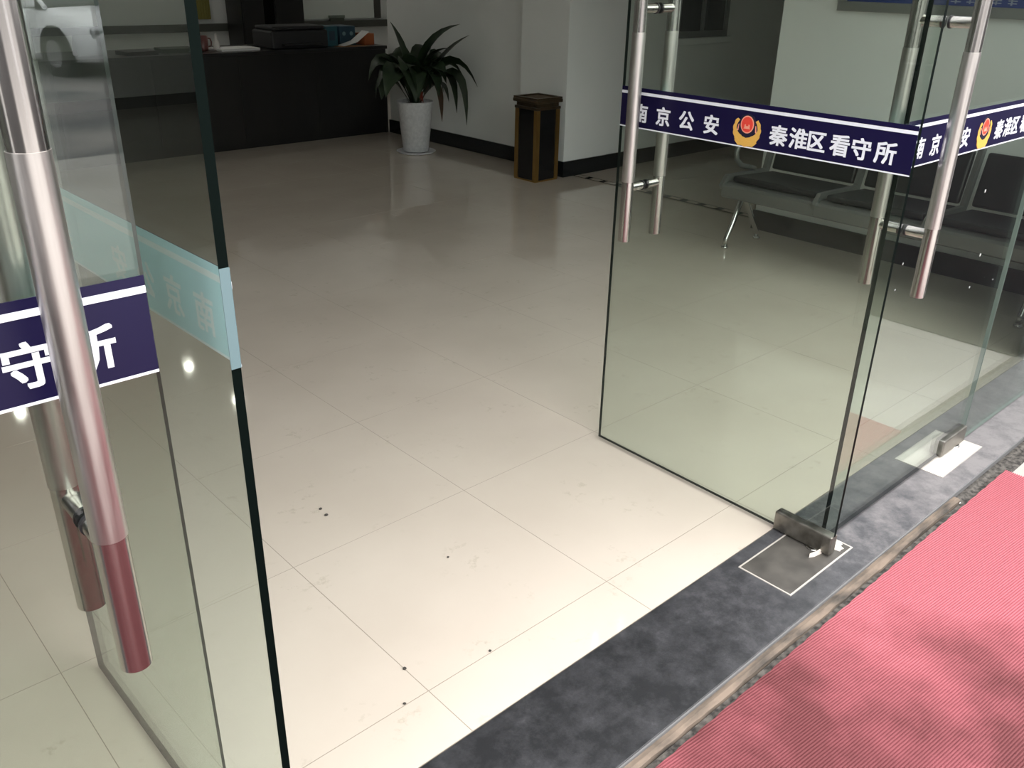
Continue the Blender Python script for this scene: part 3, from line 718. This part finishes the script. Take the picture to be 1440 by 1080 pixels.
CRUMBS = ((-.821, .647, .004), (-1.166, .377, .0055), (-.960, 1.085, .0055), (-.965, 1.045, .0065), (-.977, .290, .004), (-1.230, .289, .004))
# ------------------------------------------------------------------ crumbs of dirt on the tiles
for i, (x, y, r) in enumerate(CRUMBS):
    bm = B(); bmesh.ops.create_icosphere(bm, subdivisions=1, radius=r)
    for v in bm.verts: v.co = Vector((v.co.x*random.uniform(.8, 1.3), v.co.y*random.uniform(.8, 1.2), max(-r*.45, v.co.z*.5)+r*.45+.0002))
    o = obj('dirt_crumb', bm, mat('dark_dirt', (.05, .045, .04), .9)); o.location = (x, y, 0)
    tag(o, 'tiny dark crumb of dirt lying on a cream floor tile', 'crumb', 'dirt crumbs on the tiles')

# ------------------------------------------------------------------ parked car, seen mirrored in the glass
car = tag(empty('parked_car', (2.9, -15.5, -.13), radians(76)), 'white car parked outside, mirrored in the closed glass leaf', 'car')
M_CARW = mat('white_car_paint', (.90, .92, .94), .15); M_CARG = mat('car_glass', (.06, .07, .075), .05); M_TYRE = mat('tyre_rubber', (.02, .02, .02), .8); M_RIM = mat('alloy_rim', (.5, .5, .52), .25, .9)
def loft(name, st, m, ring):
    bm = B(); prev = None; first = None
    for s in st:
        cur_ = [bm.verts.new(p) for p in ring(s)]
        if prev:
            n = len(cur_)
            for k in range(n):
                f = bm.faces.new((prev[k], prev[(k+1) % n], cur_[(k+1) % n], cur_[k])); f.smooth = True
        else: first = cur_
        prev = cur_
    bm.faces.new(first[::-1]); bm.faces.new(prev)
    return obj(name, bm, m, car)
def body_ring(s):
    x, zb, zt, w = s
    return [(x, -w*.92, zb), (x, -w, zb+.12), (x, -w, zb+(zt-zb)*.62), (x, -w*.95, zt-.06), (x, -w*.80, zt), (x, 0, zt+.02), (x, w*.80, zt), (x, w*.95, zt-.06), (x, w, zb+(zt-zb)*.62), (x, w, zb+.12), (x, w*.92, zb)]
loft('car_body', [(-2.25, .42, .80, .70), (-2.18, .28, .95, .82), (-1.8, .22, 1.0, .88), (-1.0, .20, .97, .90), (0, .20, .95, .90), (.75, .20, .96, .90), (1.2, .20, .93, .89), (1.75, .22, .84, .86), (2.08, .24, .74, .80), (2.2, .34, .62, .70)], M_CARW, body_ring)
def cab_ring(s):
    x, zb, zt, w, wt = s
    return [(x, -w, zb), (x, -wt, zt-.05), (x, -wt*.8, zt), (x, wt*.8, zt), (x, wt, zt-.05), (x, w, zb)]
loft('window_band', [(-1.95, .96, 1.0, .78, .74), (-1.2, .95, 1.40, .82, .64), (-.5, .95, 1.46, .83, .66), (.2, .95, 1.44, .83, .66), (1.05, .95, .99, .82, .76)], M_CARG, cab_ring)
loft('roof', [(-1.25, 1.385, 1.415, .62, .60), (-.5, 1.445, 1.48, .66, .62), (.22, 1.425, 1.46, .66, .62), (.30, 1.39, 1.42, .64, .62)], M_CARW, cab_ring)
for s in (-1, 1):
    for pts in (((1.12, s*.80, .95), (.25, s*.655, 1.43)), ((-.42, s*.845, .94), (-.42, s*.67, 1.45)), ((-1.9, s*.78, .96), (-1.22, s*.64, 1.40))):
        bm = B(); cyl(bm, pts[0], pts[1], .035, 8); obj('window_pillar', bm, M_CARW, car)
    for x in (1.35, -1.35):
        bm = B(); cyl(bm, (x, s*.70, .335), (x, s*.905, .335), .38, 28); obj('wheel_arch', bm, M_BLACK, car)
        bm = B(); cyl(bm, (x, s*.72, .32), (x, s*.915, .32), .318, 28); wh = obj('wheel', bm, M_TYRE, car)
        bm = B(); cyl(bm, (x, s*.91, .32), (x, s*.925, .32), .20, 20); obj('rim', bm, M_RIM, wh)
    bm = B(); bbox(bm, 2.0, 2.16, min(s*.45, s*.76), max(s*.45, s*.76), .56, .70, 0, .03); obj('headlight', bm, mat('headlight_lens', (.55, .58, .6), .08, .5), car)
    bm = B(); bbox(bm, .80, 1.0, min(s*.86, s*1.03), max(s*.86, s*1.03), .95, 1.08, 0, .03); obj('wing_mirror', bm, M_CARW, car)
    boxo('door_handle', -.25, -.07, min(s*.895, s*.915), max(s*.895, s*.915), .78, .81, M_CHROME, car)
bm = B(); bbox(bm, 2.12, 2.225, -.42, .42, .42, .60, 0, .02); obj('grille', bm, M_BLACK, car)

# ------------------------------------------------------------------ unseen office block across the yard, added to cut low sky light
bld = struct(empty('added_office_block', (0, -24, -.13)), 'added pale grey office block across the yard, blocking low sky light', 'building')
boxo('wall', -45, 45, -8, 0, 0, 5.6, mat('grey_render', (.30, .30, .30), .8), bld)
boxo('parapet', -45.2, 45.2, -8.2, .2, 5.601, 6.0, mat('grey_coping', (.24, .24, .24), .8), bld)
wp = None
for fl in range(2):
    for k in range(22):
        if wp is None:
            bm = B(); bbox(bm, -.9, .9, .0005, .06, 0, 1.6, 0); wp = obj('window', bm, M_DARKPANE, bld); o = wp
        else:
            o = bpy.data.objects.new('window', wp.data); COL.objects.link(o); o.parent = bld
        o.location = (-42+4*k, 0, .9+2.6*fl)
